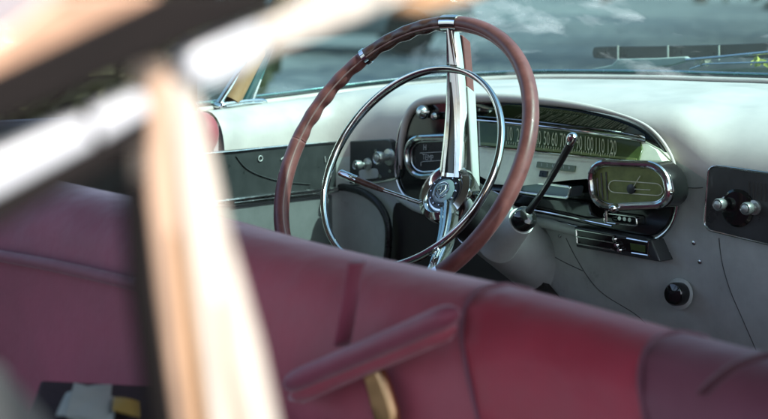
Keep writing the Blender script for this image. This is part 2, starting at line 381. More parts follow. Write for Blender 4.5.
# heater control
hq = [(574, 226.5), (651, 240), (660, 262), (576, 247)]
heat = MB().add(*plate([atY(x, y, .252) for x, y in hq], (0, .05, 0))).build('heater_control', charcoal, dash, bevel=.002)
fq = [(577, 230), (648, 242.5), (649, 256), (577, 243.5)]
MB().add(*plate([atY(x, y, .2500) for x, y in ((578, 231), (647, 243), (648, 255), (578, 243))], (0, .004, 0))).build('control_slot', black, heat)
mb = MB(); mb.add(*tube([atY(x, y, .249) for x, y in ((576, 229.5), (615, 236.3))], .0013, 6)); mb.add(*tube([atY(x, y, .249) for x, y in ((577, 236.5), (614, 243))], .0012, 6)); mb.add(*tube([atY(x, y, .249) for x, y in ((577, 243.5), (615, 250.3))], .0013, 6)); mb.add(*tube([atY(x, y, .249) for x, y in ((576, 229.5), (577, 243.5))], .0013, 6))
mb.build('control_rails', dullchrome, heat)
MB().add(*tube([atY(x, y, .2485) for x, y in ((627, 238.5), (648, 242.3), (648.5, 255.5), (632, 253))], .0019, 8)).build('control_frame', chrome, heat)
MB().add(*plate([atY(x, y, .2490) for x, y in ((630, 243), (645, 245.7), (645, 252.5), (631, 250))], (0, .002, 0))).build('control_lens', green_face, heat)
mb = MB()
for x, y in ((617, 239), (619, 245), (622, 250)): mb.add(*lathe(atY(x, y, .251), (0, -1, .1), [(.0035, 0), (.004, .006), (.002, .009)], 12))
mb.build('control_levers', chrome, heat)
# radio panel on the right
rq = [(709, 165), (800, 178), (800, 252), (704, 229)]
rpan = MB().add(*plate([atY(x, y, .268) for x, y in quad_rr(rq, .12, 5, 1.4)], (0, .03, 0))).build('radio_panel', charcoal, dash, bevel=.0015)
MB().add(*tube([atY(x, y, .268) for x, y in quad_rr(rq, .12, 5, 1.4)], .0017, 8, True)).build('panel_trim', dullchrome, rpan)
for x, y, r in ((725, 203, .0080), (752.5, 207, .0080)):
    k = MB().add(*lathe(atY(x+2, y+.5, .268), (0, -1, 0), [(r*1.3, 0), (r*1.25, .003), (r*.7, .004), (r*.65, .010), (r*1.05, .012), (r*1.1, .020), (r*.95, .023), (r*.72, .0215), (r*.66, .024), (r*.2, .025)], 24)).build('radio_knob', knob_m, rpan)
MB().add(*lathe(atY(738, 208, .268), (0, -1, 0), [(.026, 0), (.026, .002), (.022, .005), (.0225, .0055), (.008, .0065)], 28)).build('radio_dial', black, rpan)
mb = MB()
for i in range(6): mb.add(*tube([atY(749+i*4, 181+i*.6, .2675), atY(749+i*4, 199+i*.6, .2675)], .0008, 6))
mb.build('speaker_slats', blacksat, rpan)
for x, y in ((734.5, 194.5), (732, 213), (746, 208)): MB().add(*lathe(atY(x, y, .268), (0, -1, 0), [(.0022, 0), (.0015, .003)], 10)).build('panel_screw', chrome, rpan)
# headlight panel left of the cluster
hq = [(322, 141.5), (388, 139.5), (397, 177), (322, 188)]
hp = MB().add(*plate([atY(x, y, .268) for x, y in quad_rr([(318, 142.5), (390, 139), (398, 176.5), (318, 188.5)], .10, 5, 1.4)], (0, .03, 0))).build('headlight_panel', charcoal, dash, bevel=.0015)
MB().add(*tube(crom([atY(x, y, .266) for x, y in ((340, 186.5), (365, 183.5), (390, 180), (398, 176), (399, 165))], 4), .0017, 8)).build('panel_trim', dullchrome, hp)
for x, y, r in ((364, 167, .008), (385.5, 160, .011)):
    MB().add(*lathe(atY(x+4, y-3, .268), Vector((-.10, -1, -.02)), [(r*1.3, 0), (r*1.2, .003), (r*.5, .005), (r*.5, .014), (r*.9, .016), (r*1.0, .024), (r*.88, .027), (r*.62, .0255), (r*.55, .028), (r*.2, .029)], 20)).build('switch_knob', knob_m, hp)
MB().add(*plate([atY(x, y, .267) for x, y in quad_rr([(358, 170), (377, 168), (379, 178), (360, 180)], .3, 4, 1.6)], (0, .004, 0))).build('switch_plate', lower_m, hp, bevel=.0006)
for x, y in ((377, 151), (390, 153), (391, 171), (381, 176)): MB().add(*lathe(atY(x, y, .268), (0, -1, 0), [(.0035, 0), (.003, .003)], 10)).build('panel_screw', dullchrome, hp)
# corner panel between dash and door, dark with pale marks
dq = [(196, 154.5), (347, 141.3), (347, 187), (196, 204)]
cp = MB().add(*plate([atX(x, y, -.778) for x, y in quad_rr(dq, .06, 4, 2.2)], (-.02, 0, 0))).build('side_panel', charcoal, dash, bevel=.0015)
MB().add(*tube(crom([atX(x, y, -.776) for x, y in ((200, 154), (236, 151), (270, 147.3), (310, 143.6), (348, 141))], 4), .0015, 8)).build('panel_trim', dullchrome, cp)
MB().add(*tube(crom([atX(x, y, -.774) for x, y in ((200, 203.5), (234, 199.5), (270, 195), (310, 190.5), (348, 187))], 4), .0022, 8)).build('panel_trim', dullchrome, cp)
MB().add(*tube(crom([atX(x, y, -.774) for x, y in ((234, 203), (270, 198.5), (310, 194), (346, 190.5))], 4), .0014, 8)).build('panel_trim', dullchrome, cp)
ctr = atX(260.5, 158.5, -.7765)
MB().add(*tube([ctr+Vector((0, .0042*math.cos(t), .0042*math.sin(t))) for t in [2*math.pi*k/16 for k in range(16)]], .0008, 6, True)).build('ring_mark', white_m, cp)
MB().add(*tube(crom([atX(x, y, -.7765) for x, y in ((281, 159.5), (284, 157), (288, 156.5))], 3), .0008, 6)).build('curved_mark', white_m, cp)
MB().add(*tube([atX(325, 156.5, -.7765), atX(325.5, 162, -.7765)], .0008, 6)).build('straight_mark', white_m, cp)
# raised crease across the side panel
MB().add(*tube(crom([atX(x, y, -.777) for x, y in ((236, 156), (246, 168), (262, 176), (285, 182), (310, 184))], 5), .0010, 8)).build('panel_crease', charcoal, cp)
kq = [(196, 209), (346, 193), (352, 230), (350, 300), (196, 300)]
MB().add(*plate([atX(x, y, -.782) for x, y in kq], (-.02, 0, 0))).build('kick_shade', mat('mid_grey_shade', (.17, .18, .18), .5, var=.2, varscale=14), dash, bevel=.002)  # darker plate in place of shade on the sunlit lower panel
# dark tube following the edge of a reflection, left below the dash
MB().add(*tube(crom([atY(x, y, .262) for x, y in ((330, 186), (348, 188), (366, 194), (380, 206), (388, 224), (388, 250), (384, 275))], 6), .0062, 12)).build('reflection_edge', blacksat, dash, angle=180)
# seams of the lower panel, laid on its surface
bpy.context.view_layer.update()
def on_surf(ob, px, py, lift=0.):
    org = ob.matrix_world.translation; hit, loc, nrm, idx = ob.ray_cast(C-org, ray(px, py))
    return (loc+org - ray(px, py).normalized()*lift) if hit else None
for pts in (((566, 238), (575, 256), (590, 280), (606, 296), (640, 318), (660, 345)), ((719, 238), (722, 262), (730, 290), (742, 318), (756, 350)), ((680, 187), (694, 188), (703, 187.5)), ((506, 226), (530, 242), (560, 260), (583, 271))):
    P = [q for q in (on_surf(low, v.x, v.y) for v in crom([Vector((x, y, 0)) for x, y in pts], 6)) if q]
    MB().add(*tube(P, .0007, 8)).build('panel_seam', gap_m, dash)
for pts in (((500, 93), (540, 98.5), (565, 104.5), (582, 111.2)),):
    P = [q for q in (on_surf(pad, v.x, v.y, -.0004) for v in crom([Vector((x, y, 0)) for x, y in pts], 6)) if q]
    MB().add(*tube(P, [.0016*min(1, .15+i/5, .15+(len(P)-1-i)/5) for i in range(len(P))], 8)).build('pad_crease', pad_m, dash, angle=180)
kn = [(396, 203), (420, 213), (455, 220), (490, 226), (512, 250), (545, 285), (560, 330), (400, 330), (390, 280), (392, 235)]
MB().add(*plate(crom([atY(x, y, .2765) for x, y in kn], 4, True), (0, .01, 0))).build('knee_shade', doorbrown, dash)  # dark plate standing for the shade below the dash
for x, y in ((694, 243), (700, 262), (560, 236), (668, 252)):
    p = on_surf(low, x, y)
    if p: MB().add(*lathe(p, (0, -1, 0), [(.0032, -.002), (.0030, .0012), (.0012, .0018)], 12)).build('panel_screw', dullchrome, dash)
# round ashtray / lighter knob on the lower panel
kb = MB().add(*lathe(atY(680, 294, .281), (0, -1, .1), [(.022, 0), (.0225, .003), (.018, .006)], 28)).build('lighter_bezel', lower_m, dash)
MB().add(*lathe(atY(680, 294, .275), (0, -1, .1), [(.0165, 0), (.0165, .014), (.014, .018), (.006, .020)], 26)).build('lighter_knob', black, kb)
# small chrome pull at the left
MB().add(*tube(crom([atY(x, y, .22) for x, y in ((306, 228), (310, 231), (314, 238), (317, 248))], 4), [.0035]*13, 8)).build('brake_pull', dullchrome, dash)

# ================================================================== WINDSHIELD, COWL
mp = [Vector(b) for a, b in ST]
ws = thing('windshield', 'tinted wraparound windshield glass with painted cloud reflections above the dashboard', 'windshield', (-.2, .6, 1.04))
mline = crom(mp, 5)
base_out = []
for i, p in enumerate(mline):
    t = (mline[min(i+1, len(mline)-1)]-mline[max(i-1, 0)]); n = Vector((t.y, -t.x, 0)).normalized()
    if n.y < 0 and abs(n.y) > abs(n.x): n = -n
    if abs(n.x) >= abs(n.y) and n.x > 0 and p.x < 0: n = -n
    base_out.append(n)
rows = []
for k in range(9):
    z = k/8
    rows.append([Vector((p.x*(1-.10*z), p.y-.05*z-.52*z**1.15*max(0, (p.y-.0)/.64), p.z+.42*z-.0)) + n*.008 for p, n in zip(mline, base_out)])
MB().add(*grid(rows)).build('glass', windshield_m, ws, angle=180)
MB().add(*tube([p+Vector((0, 0, .004))+n*.004 for p, n in zip(mline, base_out)], .0055, 10)).build('base_moulding', pad_m, ws, angle=180)
MB().add(*tube([p+Vector((0, 0, .0005))-n*.006 for p, n in zip(mline, base_out)], .0022, 8)).build('rubber_seal', rubber, ws, angle=180)
MB().add(*tube([p+Vector((0, 0, .0105))+n*.006 for p, n in zip(mline, base_out)], .0022, 8)).build('rubber_seal', seam_m, ws, angle=180)
MB().add(*tube([p+Vector((0, 0, .0150))+n*.010 for p, n in zip(mline, base_out)], .0026, 8)).build('chrome_moulding', dullchrome, ws, angle=180)
# A-pillar at the driver's side
ap = thing('windshield_pillar', 'chrome trimmed windshield pillar at the far left end of the dashboard', 'car pillar', (-.86, .08, .98))
for nm, b0, b1, r, mm in (('chrome_bead', (219, 104), (246, 62), .006, chrome), ('inner_trim', (231, 101), (252, 60), .016, tan_trim_refl), ('glass_channel', (243, 101), (261, 58), .013, teal_paint), ('chrome_bead', (252, 100), (268, 56), .004, chrome)):
    p0, p1 = atX(*b0, -.87), atX(*b1, -.87); d = p1-p0
    MB().add(*tube([p0, p0+d*.5, p1, p0+d*4], r, 12)).build(nm, mm, ap)
MB().add(*plate(crom([atX(x, y, -.855) for x, y in ((222, 104), (240, 100), (262, 98.5), (268, 101), (266, 106), (250, 109), (226, 112))], 4, True), (-.03, 0, 0))).build('base_cap', chrome, ap, bevel=.003)
MB().add(*tube([atX(x, y, -.852) for x, y in ((226, 106.5), (245, 103.5), (262, 102.5))], .0022, 8)).build('cap_ridge', dullchrome, ap)
# cowl and hood outside
hood = thing('car_hood', 'dark teal car hood and cowl seen through the windshield', 'car hood', (-.1, 1.3, .9))
rows = []
for j in range(13):
    y = .66 + j*.15
    rows.append([Vector((x, y-.20*max(0, abs(x)-.55)**1.2, 1.035-.012*(x*x)*4 + .014*math.exp(-(x/.35)**2) - .010*max(0, y-1.2)**2 + .012*math.exp(-((abs(x)-.74)/.1)**2) - (.25 if abs(x) > .93 else 0))) for x in [i*.048-.96 for i in range(41)]])
MB().add(*grid(rows)).build('hood_panel', teal_paint, hood, angle=180)
gv = [(593, 49), (600, 46.5), (650, 46), (720, 44.5), (790, 43), (790, 57), (720, 57.5), (650, 58), (600, 58.5), (593, 56)]
g0 = MB().add(*plate(crom([atY(x, y, .80) for x, y in gv], 4, True), (0, .03, 0))).build('slot_reflection', blacksat, hood, bevel=.002)  # dark bar standing for a defroster slot mirrored in the windshield
for x in (618, 668, 719): MB().add(*tube([atY(x, 45, .797), atY(x, 60, .797)], .0018, 6)).build('slot_reflection_bar', dullchrome, g0)
# wiper with its arm
wp = thing('wiper', 'windshield wiper on the cowl, its pale wedge standing for a glass reflection', 'wiper', tuple(atY(690, 66, .70)))
MB().add(*plate([atY(x, y, .70) for x, y in ((590, 69), (606, 66), (612, 64.5), (617, 59), (655, 58), (684, 56.5), (690, 59.5), (674, 65), (642, 69.5), (612, 71.5))], (0, .012, 0))).build('pale_wedge_reflection', paper, wp, bevel=.002)  # pale wedge modelled for a reflection in the windshield
MB().add(*tube([atY(x, y, .695) for x, y in ((686, 60), (720, 57), (790, 50))], .0026, 8)).build('wiper_arm', dullchrome, wp)
MB().add(*tube([atY(x, y, .69) for x, y in ((690, 69), (705, 64), (770, 62))], .0016, 8)).build('wiper_link', dullchrome, wp)
for i, (x, y, mm, lab) in enumerate(((703, 64, debris_m, 'pale dried leaf clump on the cowl beside the wiper arm'), (762, 65, yleaf, 'yellow green leaf on the cowl at the windshield edge'))):
    c = atY(x, y, .70); mb = MB()
    for k in range(26):
        a = Vector((random.gauss(0, .010), random.gauss(0, .004), abs(random.gauss(0, .004)))); u = Vector((random.uniform(-1, 1), random.uniform(-1, 1), random.uniform(-1, 1))).normalized()*.006; w = u.orthogonal().normalized()*.0035
        p = c+a; mb.add([p-u, p+w+Vector((0, 0, .001)), p+u, p-w], [(0, 1, 2, 3)])
    tag(mb.build('fallen_leaf', mm, smooth=False), lab, 'leaf')

# ================================================================== STEERING WHEEL
wheel = thing('steering_wheel', 'maroon steering wheel with chrome horn ring and two vertical chrome spokes', 'steering wheel', tuple(WC))
wu = (up - AX*up.dot(AX)).normalized(); wr = AX.cross(wu) * 1.0
if wr.dot(right) < 0: wr = -wr
def wpt(ang, rad, s=0.): return WC + AX*s + (wr*math.cos(ang)+wu*math.sin(ang))*rad
def wang(px, py, s=0.):
    p = atP(px, py, WC+AX*s, AX)-WC-AX*s; return math.atan2(p.dot(wu), p.dot(wr)), p.length
a_top = wang(453, 21)[0]; a_col = wang(366, 57)[0]; a_end = wang(300, 141)[0]
def grip(a, b, scallop, m_, name, n=120):
    P = []; rr = []
    if b < a: b += 2*math.pi
    for i in range(n+1):
        t = a+(b-a)*i/n; k = 0
        e = min(1, min(i, n-i)/6)
        if scallop: k = .0024*(.5+.5*math.cos((t-a)*40))*e
        P.append(wpt(t, .215+.5*k)); rr.append(.0108-k*.6)
    V, Fc = tube(P, rr, 16, ref=AX, flat=(1.12, 1.0))
    return MB().add(V, Fc).build(name, m_, wheel, angle=180)
lo_ = wang(437, 272)[0]
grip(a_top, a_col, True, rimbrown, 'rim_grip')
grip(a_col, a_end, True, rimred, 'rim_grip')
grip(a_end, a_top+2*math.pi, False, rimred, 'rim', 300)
MB().add(*tube([wpt(2*math.pi*k/200, .2066, -.0062) for k in range(200)], .0013, 8, True))  .build('rim_pale_line', rim_line_m, wheel)  # thin pale line along the inner edge of the rim
for a, w in ((a_top, .030), (a_col, .007), (a_top+math.pi, .030), (a_col+math.pi, .007)):
    P = [wpt(a+(k/8-.5)*w/.215, .215) for k in range(9)]
    MB().add(*tube(P, .0122, 18, ref=AX, flat=(1.1, 1.0))).build('rim_collar', chrome, wheel)
# horn ring
MB().add(*tube([wpt(2*math.pi*k/160, .1535, .022) for k in range(160)], .0056, 12, True, flat=(1.25, .8), ref=AX)).build('horn_ring', chrome, wheel)
# hub
HS = .112
hubc = WC+AX*HS
hub = MB().add(*lathe(hubc, -AX, [(.038, -.03), (.044, -.012), (.0465, 0), (.0445, .008), (.036, .0135), (.033, .0115), (.0295, .006), (.028, .0065)], 40)).build('hub', chrome, wheel)
MB().add(*lathe(hubc, -AX, [(.0278, .004), (.0262, .0085), (.024, .009)], 36)).build('emblem_ring', blacksat, hub)
MB().add(*lathe(hubc, -AX, [(.0195, .006), (.0190, .0105), (.014, .0125), (.005, .0132)], 36)).build('emblem', blue_m, hub)
# raised shield and chevron on the hub button
def hp_(x, y, h=.0142): return hubc - AX*h + wr*x + wu*y
mb = MB()
mb.add(*tube([hp_(x, y) for x, y in ((-.006, .006), (.006, .006), (.0065, 0), (0, -.008), (-.0065, 0))], .0008, 6, True)); mb.add(*tube([hp_(0, .006), hp_(0, -.008)], .0006, 6)); mb.add(*tube([hp_(-.0065, .0), hp_(.0065, 0)], .0006, 6))
mb.add(*tube([hp_(-.012, .001, .0125), hp_(0, -.0115, .0132), hp_(.012, .001, .0125)], .0009, 6))
mb.add(*tube([hp_(  .0125*math.cos(t), .0125*math.sin(t), .0132) for t in [2*math.pi*k/24 for k in range(24)]], .0006, 6, True))
mb.build('emblem_crest', chrome, hub)
mb = MB()
for k in range(12):
    t = 2*math.pi*k/12; p = hubc-AX*.009+(wr*math.cos(t)+wu*math.sin(t))*.0225
    mb.add(*lathe(p, -AX, [(.0017, 0), (.0012, .002)], 8))
mb.build('ring_studs', chrome, hub)
# spokes: chrome channel from hub to rim, pale back plate
def spoke(pr, ph, w0, w1, sgn, nm):
    """pr, ph: pixel of rim end and hub end"""
    a, _ = wang(*pr)
    n = 12; L = []; Rr = []; Lm = []; Rm = []; ctr = []
    e0 = wpt(a, .209, .004); e1 = hubc-AX*.004+(e0-hubc-AX*((e0-hubc).dot(AX))).normalized()*.026
    rad = (e0-e1); side = AX.cross(rad).normalized()
    if side.dot(right) < 0: side = -side
    nrm = rad.cross(side).normalized()
    if nrm.dot(AX) > 0: nrm = -nrm
    secs = []
    for i in range(n+1):
        t = i/n; p = e0.lerp(e1, t) + AX*(.010*math.sin(math.pi*t)); w = w0+(w1-w0)*t**.7
        sec = []
        for x, h in ((-1, -.55), (-1, .1), (-.9, .55), (-.66, .72), (-.56, .45), (-.3, .80), (0, .95), (.3, .80), (.56, .45), (.66, .72), (.9, .55), (1, .1), (1, -.55)):
            sec.append(p+side*(x*w*.5)+nrm*(h*.012))
        secs.append(sec)
    V, Fc = grid(secs); m_ = len(secs[0])
    Fc += [(i*m_+m_-1, i*m_, (i+1)*m_, (i+1)*m_+m_-1) for i in range(n)]
    Fc += [tuple(range(m_)), tuple(n*m_+k for k in range(m_))[::-1]]
    so = MB().add(V, Fc).build(nm, chrome, wheel, angle=40)
    return so, e0, e1, side, nrm
s1, e0, e1, side, nrm = spoke((453, 21), (441, 190), .011, .042, 1, 'spoke')
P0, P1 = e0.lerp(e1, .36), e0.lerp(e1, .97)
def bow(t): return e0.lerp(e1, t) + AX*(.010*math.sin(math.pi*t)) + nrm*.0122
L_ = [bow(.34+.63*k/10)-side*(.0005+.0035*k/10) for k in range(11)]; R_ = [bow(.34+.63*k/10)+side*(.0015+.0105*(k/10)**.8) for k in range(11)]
MB().add(*grid([[a, a.lerp(b, .33)+nrm*.0008, a.lerp(b, .66)+nrm*.0008, b] for a, b in zip(L_, R_)])).build('spoke_dark_reflection', black, s1, angle=180)  # black strip painting the dark reflection in the chrome spoke
# back fins of the upper spoke: maroon near the rim, pale below
def fin(t0, t1, m_, nm, wa, wb):
    p0, p1 = e0.lerp(e1, t0)+AX*.018, e0.lerp(e1, t1)+AX*.022
    P = [p0-side*.006, p0+side*wa, p1+side*wb, p1-side*.006]
    MB().add(*plate(P, AX*.020)).build(nm, m_, s1, bevel=.002)
fin(.0, .34, rimred, 'spoke_back', .006, .011)
fin(.345, 1.0, lower_m, 'spoke_back', .016, .023)
s2, e0, e1, side, nrm = spoke((428, 272), (441, 190), .017, .026, -1, 'spoke')
# inner narrow rib on the upper spoke
# ------------------------------------------------------------------ steering column with its shroud
colm = thing('steering_column', 'grey steering column with black upper collar behind the wheel', 'steering column', tuple(WC+AX*.3))
def cyl(s0, s1, ra, rb, nm, m_, par): return MB().add(*lathe(WC, AX, [(ra, s0), (ra+(rb-ra)*.33, s0+(s1-s0)*.33), (ra+(rb-ra)*.66, s0+(s1-s0)*.66), (rb, s1)], 32)).build(nm, m_, par)
cyl(.145, .20, .040, .044, 'column_collar', blacksat, colm)
cyl(.1955, .2035, .0455, .0455, 'collar_ring', dullchrome, colm)
cyl(.204, .38, .044, .050, 'column_jacket', lower_m, colm)
cyl(.378, .56, .051, .066, 'column_shroud', lower_m, colm)
# indicator stalk
st = thing('indicator_stalk', 'chrome tipped maroon indicator stalk left of the wheel hub', 'indicator stalk', tuple(atY(420, 202, .10)))
pA, pB, pC, pD = atY(340, 173, .04), atY(357, 180, .047), atY(384, 190.5, .06), atY(424, 204, .085)
MB().add(*tube([pA, pA.lerp(pB, .06), pB], [.0050, .0062, .0060], 16)).build('stalk_tip', chrome, st)
MB().add(*tube([pB, pB.lerp(pC, .5), pC], [.0056, .0050, .0036], 14)).build('stalk_grip', rimbrown, st)
MB().add(*tube([pC, pC.lerp(pD, .5), pD, pD.lerp(WC+AX*.18, .8)], [.0034, .0032, .0032, .0032], 12)).build('stalk_rod', chrome, st)
# gear lever
gl = thing('gear_lever', 'dark column gear lever with chrome knob in front of the speedometer', 'gear lever', tuple(atY(527, 214, .13)))
q0, q1, q2, q3 = atY(572, 138, .06), atY(568, 148, .065), atY(545, 188, .09), atY(529, 211, .115)
cb = WC+AX*.235; cc_ = WC+AX*.235
MB().add(*lathe(q0, (q0-q1), [(.0055, -.010), (.0068, -.004), (.0072, .001), (.005, .006), (.0015, .0075)], 20)).build('lever_knob', chrome, gl)
MB().add(*tube(crom([q0.lerp(q1, .5), q1, q2, q3], 5), [.0064-.0022*min(1, i/10)+.0012*max(0, (i-10)/5) for i in range(16)], 14)).build('lever_arm', blacksat, gl, angle=180)
bs = atY(524, 219, .13); dirb = (q3-bs).normalized()
MB().add(*lathe(bs, Vector((.75, -.25, .45)), [(.026, -.060), (.0185, -.020), (.0170, -.006), (.0172, .006), (.013, .013), (.006, .016)], 24)).build('lever_socket', black, gl)
MB().add(*lathe(bs, Vector((.75, -.25, .45)), [(.034, -.085), (.026, -.045), (.0205, -.012), (.0195, -.0075)], 24)).build('lever_boss', lower_m, gl)

# ================================================================== FRONT SEAT (solid stand-in for the red side glass reflection)
seat = thing('reflection_bench_seat', 'red leather front bench seat seen from behind, standing in for a glass reflection', 'car seat', (-.1, -.5, .3))
topl = [(-420, 84), (-300, 112), (-150, 147), (-40, 173), (60, 195), (150, 216), (230, 239), (300, 257), (380, 275), (460, 293), (540, 315), (600, 333), (634, 342), (680, 354), (726, 364), (768, 375), (830, 391), (900, 410)]
tp = crom([atY(x, y, -.60) for x, y in topl], 4)
xs = [atY(x, y, -.60).x for x, y in ((152, 216), (461, 293.3), (637, 342.8))]
def back_rows(P, z1=0.):
    return [[Vector((p.x+.5*(p.z-max(z, .6)), y, z)) for y, z in ((-.46, .30), (-.47, .7), (-.485, p.z-.03), (-.505, p.z-.008), (-.54, p.z+.001), (-.575, p.z+.0), (-.600, p.z-.012), (-.618, p.z-.04), (-.628, p.z-.10), (-.635, p.z-.2), (-.64, .45), (-.64, .28))] for p in P]
def section(x0, x1, m_, nm):
    P = [p for p in tp if x0 < p.x < x1]
    def at_x(x):
        for a, b in zip(tp, tp[1:]):
            if a.x <= x <= b.x: return a.lerp(b, (x-a.x)/(b.x-a.x))
    if x0 > tp[0].x: P.insert(0, at_x(x0))
    if x1 < tp[-1].x: P.append(at_x(x1))
    rows = back_rows(P)
    def cap(r, dx): return [[Vector((v.x+dx*.5, (v.y+.55)*.998-.55, v.z-.0003)) for v in r], [Vector((v.x+dx, (v.y+.55)*.985-.55, v.z-.0015)) for v in r], [Vector((v.x+dx, -.55, min(v.z, .88))) for v in r]]
    rows[0] = [v+Vector((.001, 0, 0)) for v in rows[0]]; rows[-1] = [v-Vector((.001, 0, 0)) for v in rows[-1]]
    rows = cap(rows[0], -.0008)[::-1] + rows + cap(rows[-1], .0008)
    return MB().add(*grid(rows)).build(nm, m_, seat, angle=180)
def join_piping(x):
    a = next(p.lerp(q, (x-p.x)/(q.x-p.x)) for p, q in zip(tp, tp[1:]) if p.x <= x <= q.x)
    P = [v for v in back_rows([a])[0] if v.y < -.5]
    MB().add(*tube(crom(P, 4), .0022, 10)).build('reflection_seam_piping', mauve, seat, angle=180)
for x in xs: join_piping(x)
tag(section(-9, xs[0], purple, 'backrest_tint'), 'driver side of the backrest, purple ambient tint painted in')  # one backrest split into colours that imitate the glass reflection
tag(section(xs[0], xs[1], rose, 'backrest_tint'), 'middle of the backrest, rose reflection tint painted in')
tag(section(xs[2], 9, mauve, 'backrest_tint'), 'passenger side of the backrest, mauve reflection tint painted in')
tag(section(xs[1], xs[2], redleather, 'backrest_tint'), 'deep red part of the backrest, reflection tint painted in')
MB().add(*box((-.1, -.28, .40), 1.35, .50, .16)).build('reflection_seat_cushion', charcoal, seat, bevel=.05, seg=4)
# glass reflections built as solid shapes: rail, strap and buckle on the back of the seat
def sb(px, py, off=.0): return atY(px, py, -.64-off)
rail = MB().add(*tube(crom([sb(x, y, .022) for x, y in ((286, 386), (305, 377), (350, 358), (400, 337), (440, 319), (458, 311))], 4), [.002, .007, .010, .0115]+[.0118]*13+[.011, .009, .006, .002], 20, flat=(.9, 1.1))).build('rail_reflection', purple, seat, angle=180)
MB().add(*tube(crom([sb(x, y, .014) for x, y in ((290, 398), (350, 371), (400, 350), (455, 326))], 4), [.003]+[.010]*11+[.003], 16)).build('rail_reflection_edge', rose, rail, angle=180)
MB().add(*tube(crom([sb(x, y, .006) for x, y in ((357, 262), (354, 275), (350, 300), (342, 345))], 4), .0075, 12, flat=(.45, 1.5))).build('post_reflection', purple, seat, angle=180)
bk = MB().add(*plate(crom([sb(x, y, .012) for x, y in ((359, 364), (372, 362), (384, 384), (394, 424), (376, 430), (366, 396))], 3, True), (0, .012, 0))).build('sparkle_reflection', gold, seat, bevel=.005, seg=3)
MB().add(*tube(crom([sb(x, y, -.004) for x, y in ((-60, 246), (0, 256), (50, 265), (100, 276), (145, 287))], 4), .0070, 12)).build('reflection_piping', mauve, seat, angle=180)
# vertical darker pleat seams
MB().add(*tube(crom([sb(x, y, -.002) for x, y in ((704, 392), (716, 380), (735, 366), (755, 358), (790, 350))], 5), .0065, 12, flat=(.5, 1.3))).build('strap_reflection', plum, seat, angle=180)

# ================================================================== DRIVER DOOR
dd = thing('driver_door', 'dark trimmed driver door with red padded top beyond the seat', 'car door', (-.84, -.5, .6))
MB().add(*box((-.84, -.52, .66), .05, 1.10, .54)).build('door_panel', doorbrown, dd, bevel=.01)
MB().add(*tube([Vector((-.815, -1.05, .955)), Vector((-.815, -.6, .955)), Vector((-.815, -.125, .953))], .033, 18, ref=(0, 0, 1), flat=(1.0, .9))).build('window_sill', doorbrown, dd, angle=180)
P = crom([Vector((-.815, -.12, .953)), Vector((-.812, -.03, .950)), Vector((-.808, .018, .945))], 6)
MB().add(*tube(P, [.036]*8+[.036, .035, .031, .024, .012], 18, ref=(0, 0, 1), flat=(1.0, .9))).build('door_top', redleather, dd, angle=180)
MB().add(*tube([Vector((-.805, -.85, .80)), Vector((-.79, -.5, .80)), Vector((-.805, -.1, .80))], .03, 14)).build('armrest', plum, dd, angle=180)

# ================================================================== CAR BODY
body = thing('car_shell', 'car roof, floor and right side shell around the interior', 'car body', (0, -.6, .2))
rows = []
for j in range(9):
    y = -2.0+j*.262
    rows.append([Vector((x, y, 1.455-.03*(x/.84)**4-.03*((y+.9)/1.1)**2)) for x in [(-.78+i*.1755) for i in range(11)]])  # unseen roof, widened to keep the sun off the seat
V, Fc = grid(rows); n = len(V); V2 = [v+Vector((0, 0, .03)) for v in V]; 
MB().add(V, Fc).build('headliner', headliner, body, angle=180)
MB().add(V2, Fc).build('unseen_roof', whitepaint, body, angle=180)
MB().add(*box((0, -.6, .20), 1.7, 2.9, .04)).build('floor_pan', carpet, body)
MB().add(*box((0, .75, .55), 1.7, .04, .85)).build('firewall', carpet, body)
MB().add(*box((-.88, .45, .55), .03, .7, .80)).build('kick_panel', doorbrown, body)
MB().add(*box((.90, -.46, 1.0), .05, .46, .86)).build('seat_sun_blocker', rimred, body, bevel=.01)  # unseen block added to shade a sun patch on the seat
MB().add(*box((.88, .10, .55), .03, 2.2, .70)).build('right_door_skin', rimred, body)

# ================================================================== NEAR WINDOW FRAME (out of focus)
wf = thing('window_frame', 'blurred pale window frame and pillar close to the camera', 'window frame', tuple(atD(200, 300, .68)))
def bar(q, D, th, m_, nm, bev=.002):
    X = .85+(.655-D)*(.15 if D < .7 else .6)
    P = [atX(x, y, X) for x, y in q]
    return MB().add(*plate(P, (-th, 0, 0))).build(nm, m_, wf, bevel=bev, seg=3)
bar([(150, 60), (172, 60), (176, 150), (184, 250), (205, 440), (178, 440), (160, 300), (150, 200)], .66, .012, palepeach, 'pillar_trim')
bar([(176, 230), (183, 235), (206, 440), (196, 440), (184, 330)], .645, .006, tan_trim_refl, 'pillar_tan_streak', .001)  # thin strips drawn for streaks reflected in the chrome
bar([(214, 300), (222, 300), (246, 440), (234, 440)], .645, .006, palepeach, 'pillar_pale_streak', .001)
bar([(172, 88), (186, 70), (197, 84), (213, 150), (233, 240), (262, 340), (284, 440), (214, 440), (196, 300), (182, 180)], .65, .014, cream_p, 'pillar')
bar([(134, 180), (150, 180), (163, 300), (182, 440), (162, 440), (142, 300)], .655, .010, rubber, 'pillar_seal')
bar([(-60, 60), (0, 36), (60, -8), (175, -8), (0, 74), (-60, 100)], .60, .012, peach, 'upper_rail')
bar([(-60, 92), (0, 66), (160, -8), (310, -8), (246, 20), (130, 70), (40, 110), (-60, 152)], .598, .010, rubber, 'upper_seal')
bar([(-60, 178), (0, 156), (80, 120), (146, 92), (152, 112), (100, 142), (0, 194), (-60, 222)], .63, .012, whitepaint, 'lower_rail')
bar([(-60, 222), (0, 194), (100, 142), (152, 112), (152, 140), (100, 174), (0, 230), (-60, 256)], .628, .008, rubber, 'lower_seal')
bar([(84, 112), (92, 108), (102, 140), (94, 146)], .626, .012, rubber, 'rail_joint', .001)
